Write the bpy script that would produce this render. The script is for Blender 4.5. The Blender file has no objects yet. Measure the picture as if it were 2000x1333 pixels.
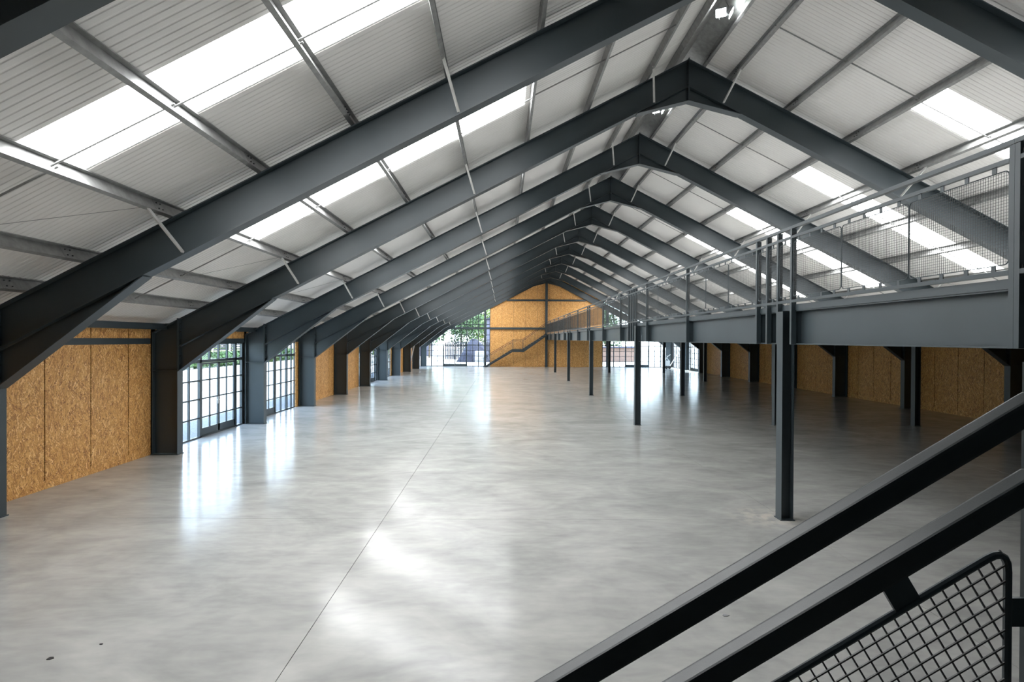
import bpy, bmesh, math, random
from mathutils import Vector, Matrix
random.seed(7)
sc = bpy.context.scene
COL = sc.collection
S = 5.25                       # frame spacing, metres
XM = 4.78                      # ridge line
SL = 0.516                     # roof slope (rise per metre)
ZT = 10.30                     # top of rafter at the ridge
YK = lambda k: (k + 1.822) * S - 0.125
GY = 62.12                     # far gable plane
NY = -1.25                     # near gable plane
ANG = math.atan(SL)

# ------------------------------------------------------------------ camera
cam_d = bpy.data.cameras.new('camera')
cam = bpy.data.objects.new('camera', cam_d)
COL.objects.link(cam)
f_px, cx, cy, yaw, pit, rol = 1100.165, 987.83, 669.51, 0.00513, -0.0061, 0.00474
cam_d.sensor_width = 36.0
cam_d.lens = 36.0 * f_px / 2000.0
cam_d.shift_x = (1000.0 - cx) / 2000.0
cam_d.shift_y = (cy - 666.5) / 2000.0
cam_d.clip_start = 0.05
cam_d.clip_end = 600
c_, s_ = math.cos, math.sin
r_ = Vector((c_(yaw), -s_(yaw), 0))
fw = Vector((s_(yaw) * c_(pit), c_(yaw) * c_(pit), s_(pit)))
up = Vector((-s_(yaw) * s_(pit), -c_(yaw) * s_(pit), c_(pit)))
R = r_ * c_(rol) + up * s_(rol)
U = up * c_(rol) - r_ * s_(rol)
cam.matrix_world = Matrix(((R.x, U.x, -fw.x, 0), (R.y, U.y, -fw.y, 0), (R.z, U.z, -fw.z, 3.032), (0, 0, 0, 1)))
sc.camera = cam

# ------------------------------------------------------------------ sky, sun, exposure
w = bpy.data.worlds.new('sky'); sc.world = w; w.use_nodes = True
wn = w.node_tree.nodes; wl = w.node_tree.links
bg = wn['Background']
tc = wn.new('ShaderNodeTexCoord'); sep = wn.new('ShaderNodeSeparateXYZ')
cr = wn.new('ShaderNodeValToRGB')
cr.color_ramp.elements[0].position = 0.45; cr.color_ramp.elements[0].color = (0.86, 0.88, 0.86, 1)
cr.color_ramp.elements[1].position = 0.95; cr.color_ramp.elements[1].color = (0.50, 0.64, 0.95, 1)
e = cr.color_ramp.elements.new(0.55); e.color = (0.78, 0.87, 1.0, 1)
mp = wn.new('ShaderNodeMath'); mp.operation = 'MULTIPLY_ADD'; mp.inputs[1].default_value = 0.5; mp.inputs[2].default_value = 0.5
wl.new(tc.outputs['Generated'], sep.inputs[0]); wl.new(sep.outputs['Z'], mp.inputs[0])
wl.new(mp.outputs[0], cr.inputs[0]); wl.new(cr.outputs[0], bg.inputs['Color'])
bg.inputs['Strength'].default_value = 1.35
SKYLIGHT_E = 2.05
sun_d = bpy.data.lights.new('sun', 'SUN'); sun_d.energy = 2.6; sun_d.angle = 0.01; sun_d.color = (1.0, 0.95, 0.86)
sun = bpy.data.objects.new('sun', sun_d); COL.objects.link(sun)
sun.rotation_euler = Vector((1.0, 0.25, 1.72)).to_track_quat('Z', 'Y').to_euler()
sun.location = (40, 20, 60)
sc.view_settings.view_transform = 'Standard'
sc.view_settings.look = 'None'
sc.view_settings.exposure = 3.38
sc.view_settings.gamma = 1.0
sc.view_settings.use_curve_mapping = False
sc.cycles.max_bounces = 9
sc.cycles.diffuse_bounces = 6
sc.cycles.glossy_bounces = 4
sc.cycles.transparent_max_bounces = 16
sc.cycles.caustics_reflective = False
sc.cycles.caustics_refractive = False
sc.cycles.use_denoising = True
sc.cycles.sample_clamp_indirect = 6.0

def portal(loc, rot, sx, sy):
    d = bpy.data.lights.new('daylight_portal', 'AREA'); d.shape = 'RECTANGLE'; d.size = sx; d.size_y = sy
    d.energy = 1
    o = bpy.data.objects.new('daylight_portal', d); COL.objects.link(o)
    o.location = loc; o.rotation_euler = rot
    d.cycles.is_portal = True
    return o
for k in (1, 2, 5, 6, 9):
    portal((-9.6, YK(k) + 2.6, 1.5), (0, math.radians(-90), 0), 3.0, 4.9)
for k in (8, 9):
    portal((19.2, YK(k) + 2.6, 1.5), (0, math.radians(90), 0), 3.0, 4.9)
portal((-5.0, GY + .3, 3.2), (math.radians(-90), 0, 0), 7.2, 6.2)
portal((14.5, GY + .3, 3.2), (math.radians(-90), 0, 0), 7.2, 6.2)

# ------------------------------------------------------------------ materials
def new_mat(name):
    m = bpy.data.materials.new(name); m.use_nodes = True
    return m, m.node_tree.nodes, m.node_tree.links, m.node_tree.nodes['Principled BSDF']
def plain(name, col, rough=.5, metal=0.0, spec=.5, noise=0.0, nscale=6.0, bump=0.0, bscale=200.0):
    m, n, l, b = new_mat(name)
    b.inputs['Roughness'].default_value = rough
    b.inputs['Metallic'].default_value = metal
    b.inputs['Specular IOR Level'].default_value = spec
    b.inputs['Base Color'].default_value = (*col, 1)
    t = n.new('ShaderNodeTexCoord')
    if noise:
        nz = n.new('ShaderNodeTexNoise'); nz.inputs['Scale'].default_value = nscale; nz.inputs['Detail'].default_value = 5
        r = n.new('ShaderNodeValToRGB')
        r.color_ramp.elements[0].position = .3; r.color_ramp.elements[1].position = .7
        r.color_ramp.elements[0].color = (*[v * (1 - noise) for v in col], 1)
        r.color_ramp.elements[1].color = (*[min(1, v * (1 + noise)) for v in col], 1)
        l.new(t.outputs['Object'], nz.inputs['Vector']); l.new(nz.outputs['Fac'], r.inputs[0]); l.new(r.outputs[0], b.inputs['Base Color'])
    if bump:
        n2 = n.new('ShaderNodeTexNoise'); n2.inputs['Scale'].default_value = bscale
        bp = n.new('ShaderNodeBump'); bp.inputs['Strength'].default_value = bump; bp.inputs['Distance'].default_value = .002
        l.new(t.outputs['Object'], n2.inputs['Vector']); l.new(n2.outputs['Fac'], bp.inputs['Height']); l.new(bp.outputs[0], b.inputs['Normal'])
    return m
def osb(name, axis):
    m, n, l, b = new_mat(name)
    b.inputs['Roughness'].default_value = .55
    t = n.new('ShaderNodeTexCoord'); sp = n.new('ShaderNodeSeparateXYZ'); cb = n.new('ShaderNodeCombineXYZ')
    l.new(t.outputs['Object'], sp.inputs[0])
    l.new(sp.outputs[axis], cb.inputs[0]); l.new(sp.outputs[2], cb.inputs[1])
    def layer(cells, off, sx, sy):
        add = n.new('ShaderNodeVectorMath'); add.operation = 'ADD'; add.inputs[1].default_value = (off, off * 1.7, 0)
        l.new(cb.outputs[0], add.inputs[0])
        v = n.new('ShaderNodeTexVoronoi'); v.inputs['Scale'].default_value = cells
        l.new(add.outputs[0], v.inputs['Vector'])
        s3 = n.new('ShaderNodeSeparateXYZ'); l.new(v.outputs['Color'], s3.inputs[0])
        ma = n.new('ShaderNodeMath'); ma.operation = 'MULTIPLY_ADD'; ma.inputs[1].default_value = 1.8; ma.inputs[2].default_value = -.9
        l.new(s3.outputs[0], ma.inputs[0])
        vr = n.new('ShaderNodeVectorRotate'); vr.rotation_type = 'Z_AXIS'
        l.new(add.outputs[0], vr.inputs['Vector']); l.new(ma.outputs[0], vr.inputs['Angle'])
        sc_ = n.new('ShaderNodeVectorMath'); sc_.operation = 'MULTIPLY'; sc_.inputs[1].default_value = (sx, sy, 1)
        l.new(vr.outputs[0], sc_.inputs[0])
        v2 = n.new('ShaderNodeTexVoronoi'); v2.inputs['Scale'].default_value = 1.0
        l.new(sc_.outputs[0], v2.inputs['Vector'])
        s4 = n.new('ShaderNodeSeparateXYZ'); l.new(v2.outputs['Color'], s4.inputs[0])
        return s4.outputs[0]
    a = layer(5, 0, 40, 6.5); c = layer(4.2, 5.3, 50, 8)
    nz = n.new('ShaderNodeTexNoise'); nz.inputs['Scale'].default_value = 26; l.new(cb.outputs[0], nz.inputs['Vector'])
    st = n.new('ShaderNodeMath'); st.operation = 'GREATER_THAN'; st.inputs[1].default_value = .5; l.new(nz.outputs['Fac'], st.inputs[0])
    mx = n.new('ShaderNodeMix'); mx.data_type = 'FLOAT'
    l.new(st.outputs[0], mx.inputs[0]); l.new(a, mx.inputs[2]); l.new(c, mx.inputs[3])
    r = n.new('ShaderNodeValToRGB')
    r.color_ramp.elements[0].position = 0; r.color_ramp.elements[0].color = (.30, .115, .028, 1)
    r.color_ramp.elements[1].position = 1; r.color_ramp.elements[1].color = (.98, .66, .30, 1)
    e1 = r.color_ramp.elements.new(.22); e1.color = (.56, .26, .070, 1)
    e2 = r.color_ramp.elements.new(.8); e2.color = (.78, .42, .130, 1)
    l.new(mx.outputs[0], r.inputs[0]); l.new(r.outputs[0], b.inputs['Base Color'])
    bp = n.new('ShaderNodeBump'); bp.inputs['Strength'].default_value = .25; bp.inputs['Distance'].default_value = .001
    l.new(mx.outputs[0], bp.inputs['Height']); l.new(bp.outputs[0], b.inputs['Normal'])
    return m

M = {}
M['steel'] = plain('anthracite_painted_steel', (.042, .057, .065), .42, 0, .5, .07, 1.5)
M['galv'] = plain('galvanised_steel', (.27, .272, .266), .42, .2, .5, .18, 9)
M['galv_light'] = plain('bright_galvanised_steel', (.60, .60, .58), .40, .3, .5, .1, 9)
M['liner'] = plain('white_lining_sheet', (.82, .80, .775), .45, 0, .4, .025, .8)
M['osb_side'] = osb('strand_board_side', 1)
M['osb_end'] = osb('strand_board_end', 0)
M['dark'] = plain('black_gap', (.012, .012, .012), .8)
M['bolt'] = plain('dark_bolt', (.02, .022, .025), .5)
M['rail'] = plain('rail_paint', (.026, .034, .038), .34, 0, .5, .1, 7, .08, 500)
M['wire'] = plain('dark_wire', (.030, .032, .032), .4)
M['white'] = plain('white_paint', (.8, .8, .8), .5)
M['grey'] = plain('mid_grey', (.25, .26, .27), .6, 0, .4, .15, 3)
M['heap'] = plain('dark_heap', (.035, .035, .05), .9, 0, .2, .3, 4)
M['timber'] = plain('weathered_timber', (.045, .040, .045), .7, 0, .3, .25, 5)
M['brick'] = plain('pale_brick', (.20, .13, .10), .8, 0, .2, .3, 12)
M['render'] = plain('house_render', (.13, .12, .15), .8, 0, .2, .05, 2)
M['roofing'] = plain('slate_roof', (.05, .05, .07), .7, 0, .2, .1, 6)
M['leaf'] = plain('green_leaf', (.045, .085, .028), .6, 0, .3, .5, 1.2)
M['leaf_light'] = plain('yellow_green_leaf', (.12, .17, .028), .6, 0, .3, .4, 1.2)
M['bark'] = plain('bark', (.12, .09, .06), .9, 0, .2, .3, 8)
M['gravel'] = plain('gravel', (.17, .17, .175), .95, 0, .1, .45, 30, .6, 60)
M['yard'] = plain('pale_yard', (.34, .32, .295), .95, 0, .1, .06, 1)
M['grass'] = plain('grass_field', (.18, .26, .07), .95, 0, .1, .3, 2)
M['deckgrey'] = plain('concrete_deck', (.36, .36, .35), .7, 0, .3, .1, 2)
# floor
m, n, l, b = new_mat('polished_concrete')
t = n.new('ShaderNodeTexCoord')
def mapped(scale):
    q = n.new('ShaderNodeMapping'); q.inputs['Scale'].default_value = scale
    l.new(t.outputs['Object'], q.inputs['Vector']); return q.outputs[0]
def noise(vec, s, d=6, rgh=.55, dist=0):
    z = n.new('ShaderNodeTexNoise'); z.inputs['Scale'].default_value = s; z.inputs['Detail'].default_value = d
    z.inputs['Roughness'].default_value = rgh; z.inputs['Distortion'].default_value = dist
    l.new(vec, z.inputs['Vector']); return z.outputs['Fac']
n1 = noise(mapped((.55, .8, 1)), .9, 6, .6, 1.2)
n2 = noise(mapped((1, 2.2, 1)), 1.8, 3, .5, .3)
n3 = noise(mapped((1.0, 2.5, 1)), 5, 2, .4)
def rng(v, a, b_, c, d):
    q = n.new('ShaderNodeMapRange'); q.clamp = True
    q.inputs[1].default_value = a; q.inputs[2].default_value = b_; q.inputs[3].default_value = c; q.inputs[4].default_value = d
    l.new(v, q.inputs[0]); return q.outputs[0]
def addn(a, b_):
    q = n.new('ShaderNodeMath'); q.operation = 'ADD'; l.new(a, q.inputs[0]); l.new(b_, q.inputs[1]); return q.outputs[0]
tot = addn(addn(rng(n1, .3, .7, 0, .6), rng(n2, .3, .7, 0, .28)), rng(n3, .3, .7, 0, .12))
mxc = n.new('ShaderNodeMix'); mxc.data_type = 'RGBA'
mxc.inputs[6].default_value = (.285, .287, .282, 1); mxc.inputs[7].default_value = (.535, .53, .505, 1)
l.new(tot, mxc.inputs[0])
# pale cement dust around the foot of the nearest mezzanine column
ds = n.new('ShaderNodeVectorMath'); ds.operation = 'DISTANCE'; ds.inputs[1].default_value = (4.55, 9.62, 0)
l.new(t.outputs['Object'], ds.inputs[0])
dm = n.new('ShaderNodeMath'); dm.operation = 'MULTIPLY'
l.new(rng(ds.outputs['Value'], .15, .75, .9, 0), dm.inputs[0]); l.new(rng(noise(mapped((1, 1, 1)), 5, 4), .4, .6, 0, 1), dm.inputs[1])
mxd = n.new('ShaderNodeMix'); mxd.data_type = 'RGBA'; mxd.inputs[7].default_value = (.60, .56, .50, 1)
l.new(dm.outputs[0], mxd.inputs[0]); l.new(mxc.outputs[2], mxd.inputs[6]); l.new(mxd.outputs[2], b.inputs['Base Color'])
b.inputs['Roughness'].default_value = .175
b.inputs['Specular IOR Level'].default_value = .20
bp = n.new('ShaderNodeBump'); bp.inputs['Strength'].default_value = .05; bp.inputs['Distance'].default_value = .01
l.new(n2, bp.inputs['Height']); l.new(bp.outputs[0], b.inputs['Normal'])
M['floor'] = m
# glass
m = bpy.data.materials.new('window_glass'); m.use_nodes = True; n = m.node_tree.nodes; l = m.node_tree.links
n.remove(n['Principled BSDF'])
tr = n.new('ShaderNodeBsdfTransparent'); tr.inputs[0].default_value = (.80, .86, .87, 1)
gl = n.new('ShaderNodeBsdfGlossy'); gl.inputs['Roughness'].default_value = .02
lw = n.new('ShaderNodeLayerWeight'); pw = n.new('ShaderNodeMath'); pw.operation = 'POWER'; pw.inputs[1].default_value = 5
fr = n.new('ShaderNodeMath'); fr.operation = 'MULTIPLY_ADD'; fr.inputs[1].default_value = .7; fr.inputs[2].default_value = .03
l.new(lw.outputs['Facing'], pw.inputs[0]); l.new(pw.outputs[0], fr.inputs[0])
ms = n.new('ShaderNodeMixShader')
l.new(fr.outputs[0], ms.inputs[0]); l.new(tr.outputs[0], ms.inputs[1]); l.new(gl.outputs[0], ms.inputs[2]); l.new(ms.outputs[0], n['Material Output'].inputs[0])
M['glass'] = m
def emis(name, col, s):
    m = bpy.data.materials.new(name); m.use_nodes = True; n = m.node_tree.nodes; l = m.node_tree.links
    n.remove(n['Principled BSDF'])
    e = n.new('ShaderNodeEmission'); e.inputs[0].default_value = (*col, 1); e.inputs[1].default_value = s
    l.new(e.outputs[0], n['Material Output'].inputs[0]); return m
M['skylight'] = emis('glowing_rooflight_sheet', (.97, .985, .99), SKYLIGHT_E)  # sheets emit by themselves, standing in for daylight passing through
M['lamp'] = emis('lit_lamp_lens', (.95, 1.0, 1.0), 9)

# ------------------------------------------------------------------ mesh helpers
class MB:
    def __init__(self): self.v = []; self.f = []
    def box(self, x0, x1, y0, y1, z0, z1):
        i = len(self.v)
        self.v += [(x0, y0, z0), (x1, y0, z0), (x1, y1, z0), (x0, y1, z0), (x0, y0, z1), (x1, y0, z1), (x1, y1, z1), (x0, y1, z1)]
        self.f += [tuple(i + j for j in q) for q in ((0, 3, 2, 1), (4, 5, 6, 7), (0, 1, 5, 4), (1, 2, 6, 5), (2, 3, 7, 6), (3, 0, 4, 7))]
        return self
    def prism(self, pts, a0, a1, axis='y'):
        """2-D polygon extruded along an axis; pts are (x,z) for y, (y,z) for x, (x,y) for z"""
        i = len(self.v); k = len(pts)
        def mk(p, a):
            return (p[0], a, p[1]) if axis == 'y' else (a, p[0], p[1]) if axis == 'x' else (p[0], p[1], a)
        self.v += [mk(p, a0) for p in pts] + [mk(p, a1) for p in pts]
        self.f.append(tuple(range(i, i + k))); self.f.append(tuple(range(i + 2 * k - 1, i + k - 1, -1)))
        for j in range(k):
            j2 = (j + 1) % k
            self.f.append((i + j, i + k + j, i + k + j2, i + j2))
        return self
    def bar(self, p0, p1, w, h, up=(0, 0, 1)):
        p0 = Vector(p0); p1 = Vector(p1); d = (p1 - p0).normalized(); u = Vector(up)
        s = d.cross(u).normalized(); u = s.cross(d).normalized()
        i = len(self.v)
        for p in (p0, p1):
            for a, b in ((-1, -1), (1, -1), (1, 1), (-1, 1)):
                self.v.append(tuple(p + s * (a * w / 2) + u * (b * h / 2)))
        self.f += [tuple(i + j for j in q) for q in ((0, 1, 2, 3), (7, 6, 5, 4), (0, 4, 5, 1), (1, 5, 6, 2), (2, 6, 7, 3), (3, 7, 4, 0))]
        return self
    def tube(self, pts, r, n=8, closed=False):
        pts = [Vector(p) for p in pts]; k = len(pts); i = len(self.v)
        nrm = None
        for j, p in enumerate(pts):
            if closed: d = (pts[(j + 1) % k] - pts[j - 1]).normalized()
            else: d = (pts[min(j + 1, k - 1)] - pts[max(j - 1, 0)]).normalized()
            if nrm is None:
                nrm = d.orthogonal().normalized()
            nrm = (nrm - d * nrm.dot(d)).normalized()
            bn = d.cross(nrm)
            for q in range(n):
                a = 2 * math.pi * q / n + math.pi / n
                self.v.append(tuple(p + nrm * (math.cos(a) * r) + bn * (math.sin(a) * r)))
        for j in range(k if closed else k - 1):
            for q in range(n):
                a = i + j * n + q; b2 = i + j * n + (q + 1) % n
                c2 = i + ((j + 1) % k) * n + (q + 1) % n; d2 = i + ((j + 1) % k) * n + q
                self.f.append((a, b2, c2, d2))
        if not closed:
            self.f.append(tuple(i + q for q in range(n - 1, -1, -1))); self.f.append(tuple(i + (k - 1) * n + q for q in range(n)))
        return self
    def add(self, other):
        if not hasattr(self, 'mi'): self.mi = len(self.f)
        i = len(self.v); self.v += other.v; self.f += [tuple(i + j for j in q) for q in other.f]
        return self
    def mesh(self, name, mat, smooth=False, bevel=0, mat2=None):
        me = bpy.data.meshes.new(name)
        me.from_pydata(self.v, [], self.f)
        if mat2:
            me.materials.append(mat); me.materials.append(mat2)
            for p in me.polygons[self.mi:]: p.material_index = 1
        bm = bmesh.new(); bm.from_mesh(me)
        bmesh.ops.recalc_face_normals(bm, faces=bm.faces)
        if bevel:
            bmesh.ops.bevel(bm, geom=list(bm.edges), offset=bevel, segments=2, affect='EDGES', profile=.7)
        bm.to_mesh(me); bm.free()
        if not mat2: me.materials.append(mat)
        if smooth:
            for p in me.polygons: p.use_smooth = True
        return me
    def build(self, name, mat, parent=None, **kw):
        return link(name, self.mesh(name, mat, **kw), parent)
def link(name, me, parent=None):
    o = bpy.data.objects.new(name, me); COL.objects.link(o)
    if parent: o.parent = parent
    return o
def tag(o, label, cat, group=None, kind=None):
    o['label'] = label; o['category'] = cat
    if group: o['group'] = group
    if kind: o['kind'] = kind
    return o
def thing(name, loc, label, cat, group=None):
    o = bpy.data.objects.new(name, None); COL.objects.link(o); o.location = loc
    o.empty_display_size = .2
    return tag(o, label, cat, group)
def struct(o):
    o['kind'] = 'structure'; return o
def copy_tree(o, parent=None):
    c = o.copy(); COL.objects.link(c)
    if parent: c.parent = parent
    for ch in list(o.children): copy_tree(ch, c)
    return c
ORD = ['first', 'second', 'third', 'fourth', 'fifth', 'sixth', 'seventh', 'eighth', 'ninth', 'tenth', 'eleventh', 'twelfth', 'thirteenth', 'fourteenth', 'fifteenth', 'sixteenth', 'seventeenth', 'eighteenth', 'nineteenth', 'twentieth', 'twenty-first', 'twenty-second']
ztop = lambda x: ZT - SL * x            # x = distance from ridge
LN = .225                                # vertical offset rafter top -> lining sheet

# ------------------------------------------------------------------ floor
mb = MB()
xs = [-9.15, -1.99, 4.80, 11.6, 18.72]
ys = [NY, 9.46, 19.97, 30.47, 40.97, 51.47, GY + .05]
g = .0035
for i in range(len(xs) - 1):
    for j in range(len(ys) - 1):
        mb.box(xs[i] + g, xs[i + 1] - g, ys[j] + g, ys[j + 1] - g, -.15, 0)
fl = struct(mb.build('floor', M['floor']))
mb = MB().box(-9.15, 18.72, NY, GY + .05, -.3, -.012)
struct(mb.build('floor_joint_base', M['dark'], fl))

# ------------------------------------------------------------------ ceiling (lining sheet, with openings for the rooflights)
D0, D1 = 4.32, 10.36                     # rooflight extent measured from the ridge
SKY = [(YK(k) + 2.20, YK(k) + 3.24) for k in range(-1, 10)]
mb = MB()
def roof_pt(sg, d, y, n=0.0):
    """point on the lining plane (n above it, along the normal)"""
    return (XM + sg * (d + n * math.sin(ANG)), y, ZT + LN - SL * d + n * math.cos(ANG))
pitch = .105
for sg in (-1, 1):
    y = NY
    prof = []
    while y < GY + .02:
        prof += [(y, 0.0), (y + pitch * .62, 0.0), (y + pitch * .72, .007), (y + pitch * .90, .007)]
        y += pitch
    # insert rooflight edges
    for j in range(len(prof) - 1):
        (ya, na), (yb, nb) = prof[j], prof[j + 1]
        mid = (ya + yb) / 2
        insky = any(a < mid < b_ for a, b_ in SKY)
        for (da, db) in (((.42, D0), (D1, 13.93)) if insky else ((.42, 13.93),)):
            i = len(mb.v)
            mb.v += [roof_pt(sg, da, ya, na), roof_pt(sg, da, yb, nb), roof_pt(sg, db, yb, nb), roof_pt(sg, db, ya, na)]
            mb.f.append((i, i + 1, i + 2, i + 3))
me = bpy.data.meshes.new('ceiling'); me.from_pydata(mb.v, [], mb.f); me.materials.append(M['liner'])
ceil = struct(link('ceiling', me))
# outer roof skin above, same openings
mb = MB()
for sg in (-1, 1):
    yy = NY - .3
    cuts = []
    for a, b_ in SKY: cuts += [(yy, a, False), (a, b_, True)]; yy = b_
    cuts.append((yy, GY + .4, False))
    for a, b_, sky in cuts:
        for (da, db) in (((0, D0), (D1, 14.25)) if sky else ((0, 14.25),)):
            P = [(XM + sg * da, ZT + LN - SL * da + .05), (XM + sg * db, ZT + LN - SL * db + .05), (XM + sg * db, ZT + LN - SL * db + .13), (XM + sg * da, ZT + LN - SL * da + .13)]
            mb.prism(P, a, b_)
rf = struct(mb.build('roof', M['grey']))
# ridge flashing
mb = MB()
for sg in (-1, 1):
    mb.prism([(XM, ZT + LN + .0), (XM + sg * .47, ZT + LN - SL * .47 - .004), (XM + sg * .47, ZT + LN - SL * .47 + .002), (XM, ZT + LN + .006)], NY, GY)
tag(mb.build('ridge_flashing', M['galv']), 'folded grey metal flashing closing the roof peak between the two ridge purlins', 'flashing')
# rooflights
side = {-1: 'left', 1: 'right'}
for sg in (-1, 1):
    for k in range(-1, 10):
        a, b_ = SKY[k + 1]
        mb = MB()
        mb.prism([(XM + sg * D0, ZT + LN - SL * D0 + .012), (XM + sg * D1, ZT + LN - SL * D1 + .012), (XM + sg * D1, ZT + LN - SL * D1 + .03), (XM + sg * D0, ZT + LN - SL * D0 + .03)], a, b_)
        tag(mb.build('skylight', M['skylight']), 'white translucent rooflight strip on the %s slope, %s roof bay from the camera' % (side[sg], ORD[k + 1]), 'skylight', 'rooflight strips along the %s slope' % side[sg])

# ------------------------------------------------------------------ portal frames
CI, CO = 13.17, 13.83           # column inner / outer face from ridge line
HZ = 2.17                       # haunch foot
VD = .71                        # rafter vertical depth
FW = .125
def flange(mb, p, q, t, sg, hw=FW):
    """plate along p->q (x from ridge, z), thickness t toward up-left normal (negative t: other way)"""
    d = Vector((q[0] - p[0], q[1] - p[1])).normalized(); nn = Vector((-d.y, d.x)) * t
    pts = [(p[0], p[1]), (q[0], q[1]), (q[0] + nn.x, q[1] + nn.y), (p[0] + nn.x, p[1] + nn.y)]
    mb.prism([(sg * a, b_) for a, b_ in pts], -hw, hw)
def frame_parts(sg):
    out = {}
    W = .007
    # column
    mb = MB()
    mb.prism([(sg * x, z) for x, z in ((CI + .018, 0.02), (CO - .018, 0.02), (CO - .018, ztop(CO) - .02), (CI + .018, ztop(CI) - .02))], -W, W)
    mb.box(*(sorted((sg * CI, sg * (CI + .018)))), -FW, FW, 0, ztop(CI) + .03)
    mb.box(*(sorted((sg * (CO - .018), sg * CO))), -FW, FW, 0, ztop(CO))
    flange(mb, (CI, ztop(CI) - .015), (CO, ztop(CO) - .015), .015, sg)
    for z in (HZ,):
        mb.box(*(sorted((sg * (CI + .018), sg * (CO - .018)))), -FW + .005, FW - .005, z, z + .014)
    mb.box(*(sorted((sg * (CI - .02), sg * (CO + .02)))), -FW - .02, FW + .02, 0, .018)
    out['column'] = mb
    # rafter
    mb = MB()
    mb.prism([(sg * x, z) for x, z in ((.012, ztop(.012) - .01), (CI - .022, ztop(CI) - .01), (CI - .022, ztop(CI) - VD + .01), (.012, ztop(.012) - VD + .01))], -W, W)
    flange(mb, (0, ztop(0)), (CI - .02, ztop(CI - .02)), -.018, sg)
    flange(mb, (0, ztop(0) - VD), (CI - .02, ztop(CI - .02) - VD), .016, sg)
    out['rafter'] = mb
    # end plate with bolts
    mb = MB()
    mb.box(*(sorted((sg * (CI - .022), sg * CI))), -.105, .105, HZ + .02, ztop(CI) + .02)
    m2 = MB()
    for q in range(6):
        for yy in (-.06, .06):
            z = 2.35 + q * .21
            m2.box(*(sorted((sg * (CI - .055), sg * (CI - .022)))), yy - .016, yy + .016, z - .016, z + .016)
    out['end_plate'] = mb.add(m2)
    # eaves haunch
    hx = 10.73
    hb = (hx, ztop(hx) - VD)
    mb = MB()
    mb.prism([(sg * x, z) for x, z in ((CI - .022, HZ + .02), (hx + .05, ztop(hx) - VD - .01), (CI - .022, ztop(CI) - VD - .0))], -W, W)
    flange(mb, (hx, hb[1]), (CI - .0, HZ), -.016, sg)
    out['eaves_haunch'] = mb
    # apex haunch
    mb = MB()
    mb.prism([(sg * x, z) for x, z in ((.012, 9.25), (.012, ztop(0) - VD), (1.3, ztop(1.3) - VD - .01))], -W, W)
    flange(mb, (.0, 9.245), (1.34, ztop(1.34) - VD), -.016, sg)
    out['apex_haunch'] = mb
    return out
fmesh = {}
for sg in (-1, 1):
    for nm, mb in frame_parts(sg).items():
        fmesh[(sg, nm)] = mb.mesh(nm, M['steel'], mat2=M['bolt'] if nm == 'end_plate' else None)
fmesh['ridge'] = MB().box(-.013, .013, -FW, FW, 9.23, ZT + .03).mesh('ridge_plate', M['steel'])
for k in range(-1, 11):
    if k == -1: lab = 'nearest steel portal frame, only its rafters crossing the top corners of the view'
    elif k == 0: lab = 'second dark steel portal frame from the camera, left foot at the picture edge'
    elif k == 10: lab = 'last dark steel portal frame, standing against the far gable wall'
    else: lab = '%s dark grey steel portal frame counted from the camera' % ORD[k + 1]
    fr_ = thing('portal_frame', (XM, YK(k), 0), lab, 'portal frame', 'steel portal frames spanning the hall')
    for sg in (-1, 1):
        for nm in ('column', 'rafter', 'end_plate', 'eaves_haunch', 'apex_haunch'):
            o = link(nm, fmesh[(sg, nm)], fr_)
    link('ridge_plate', fmesh['ridge'], fr_)

# ------------------------------------------------------------------ purlins
PD = [.36, 1.05, 2.56, 4.12, 5.68, 7.24, 8.77, 10.22, 11.66, 12.62]
def purlin_profile(sg, d, grow=0.0):
    """Z section in x,z (absolute, relative to ridge x=0): web, lower flange down-slope, upper flange up-slope"""
    t = .004 + grow; h = .20
    cu, su = math.cos(ANG), math.sin(ANG)
    def P(u, nn):   # u down-slope, nn normal, from rafter top at d
        return (sg * (d + u * cu + nn * su), ztop(d) - u * su + nn * cu)
    g2 = grow
    A = [(-g2, -g2), (.068 + g2, -g2), (.068 + g2, .020), (.068 - t, .020), (.068 - t, t), (t, t), (t, h + g2), (-.062, h + g2), (-.062, h - .02), (-.062 + t, h - .02), (-.062 + t, h - t), (0 - g2, h - t)]
    return [P(u, nn + .002 + g2) for u, nn in A]
for sg in (-1, 1):
    for i, d in enumerate(PD):
        y0, y1 = NY + .02, GY - .03
        name = 'galvanised roof purlin on the %s slope, %s line down from the ridge' % (side[sg], ORD[i])
        p = MB().prism(purlin_profile(sg, d), y0, y1).build('roof_purlin', M['galv'])
        p.location = (XM, 0, 0)
        tag(p, name, 'purlin', 'roof purlins on the %s slope' % side[sg])
        smb = MB().prism(purlin_profile(sg, d, .003), -.55, .55)
        bm_ = MB()
        cu, su = math.cos(ANG), math.sin(ANG)
        for yy in (-.48, -.38, .38, .48):
            for nn in (.05, .15):
                u = -.012
                c = Vector((sg * (d + u * cu + nn * su), yy, ztop(d) - u * su + nn * cu))
                bm_.box(c.x - .008, c.x + .008, yy - .008, yy + .008, c.z - .008, c.z + .008)
        sm = smb.add(bm_).mesh('splice_sleeve', M['galv'], mat2=M['bolt'])
        for k in range(-1, 10):
            s2 = link('splice_sleeve', sm, p); s2.location = (0, YK(k), 0)

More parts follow.
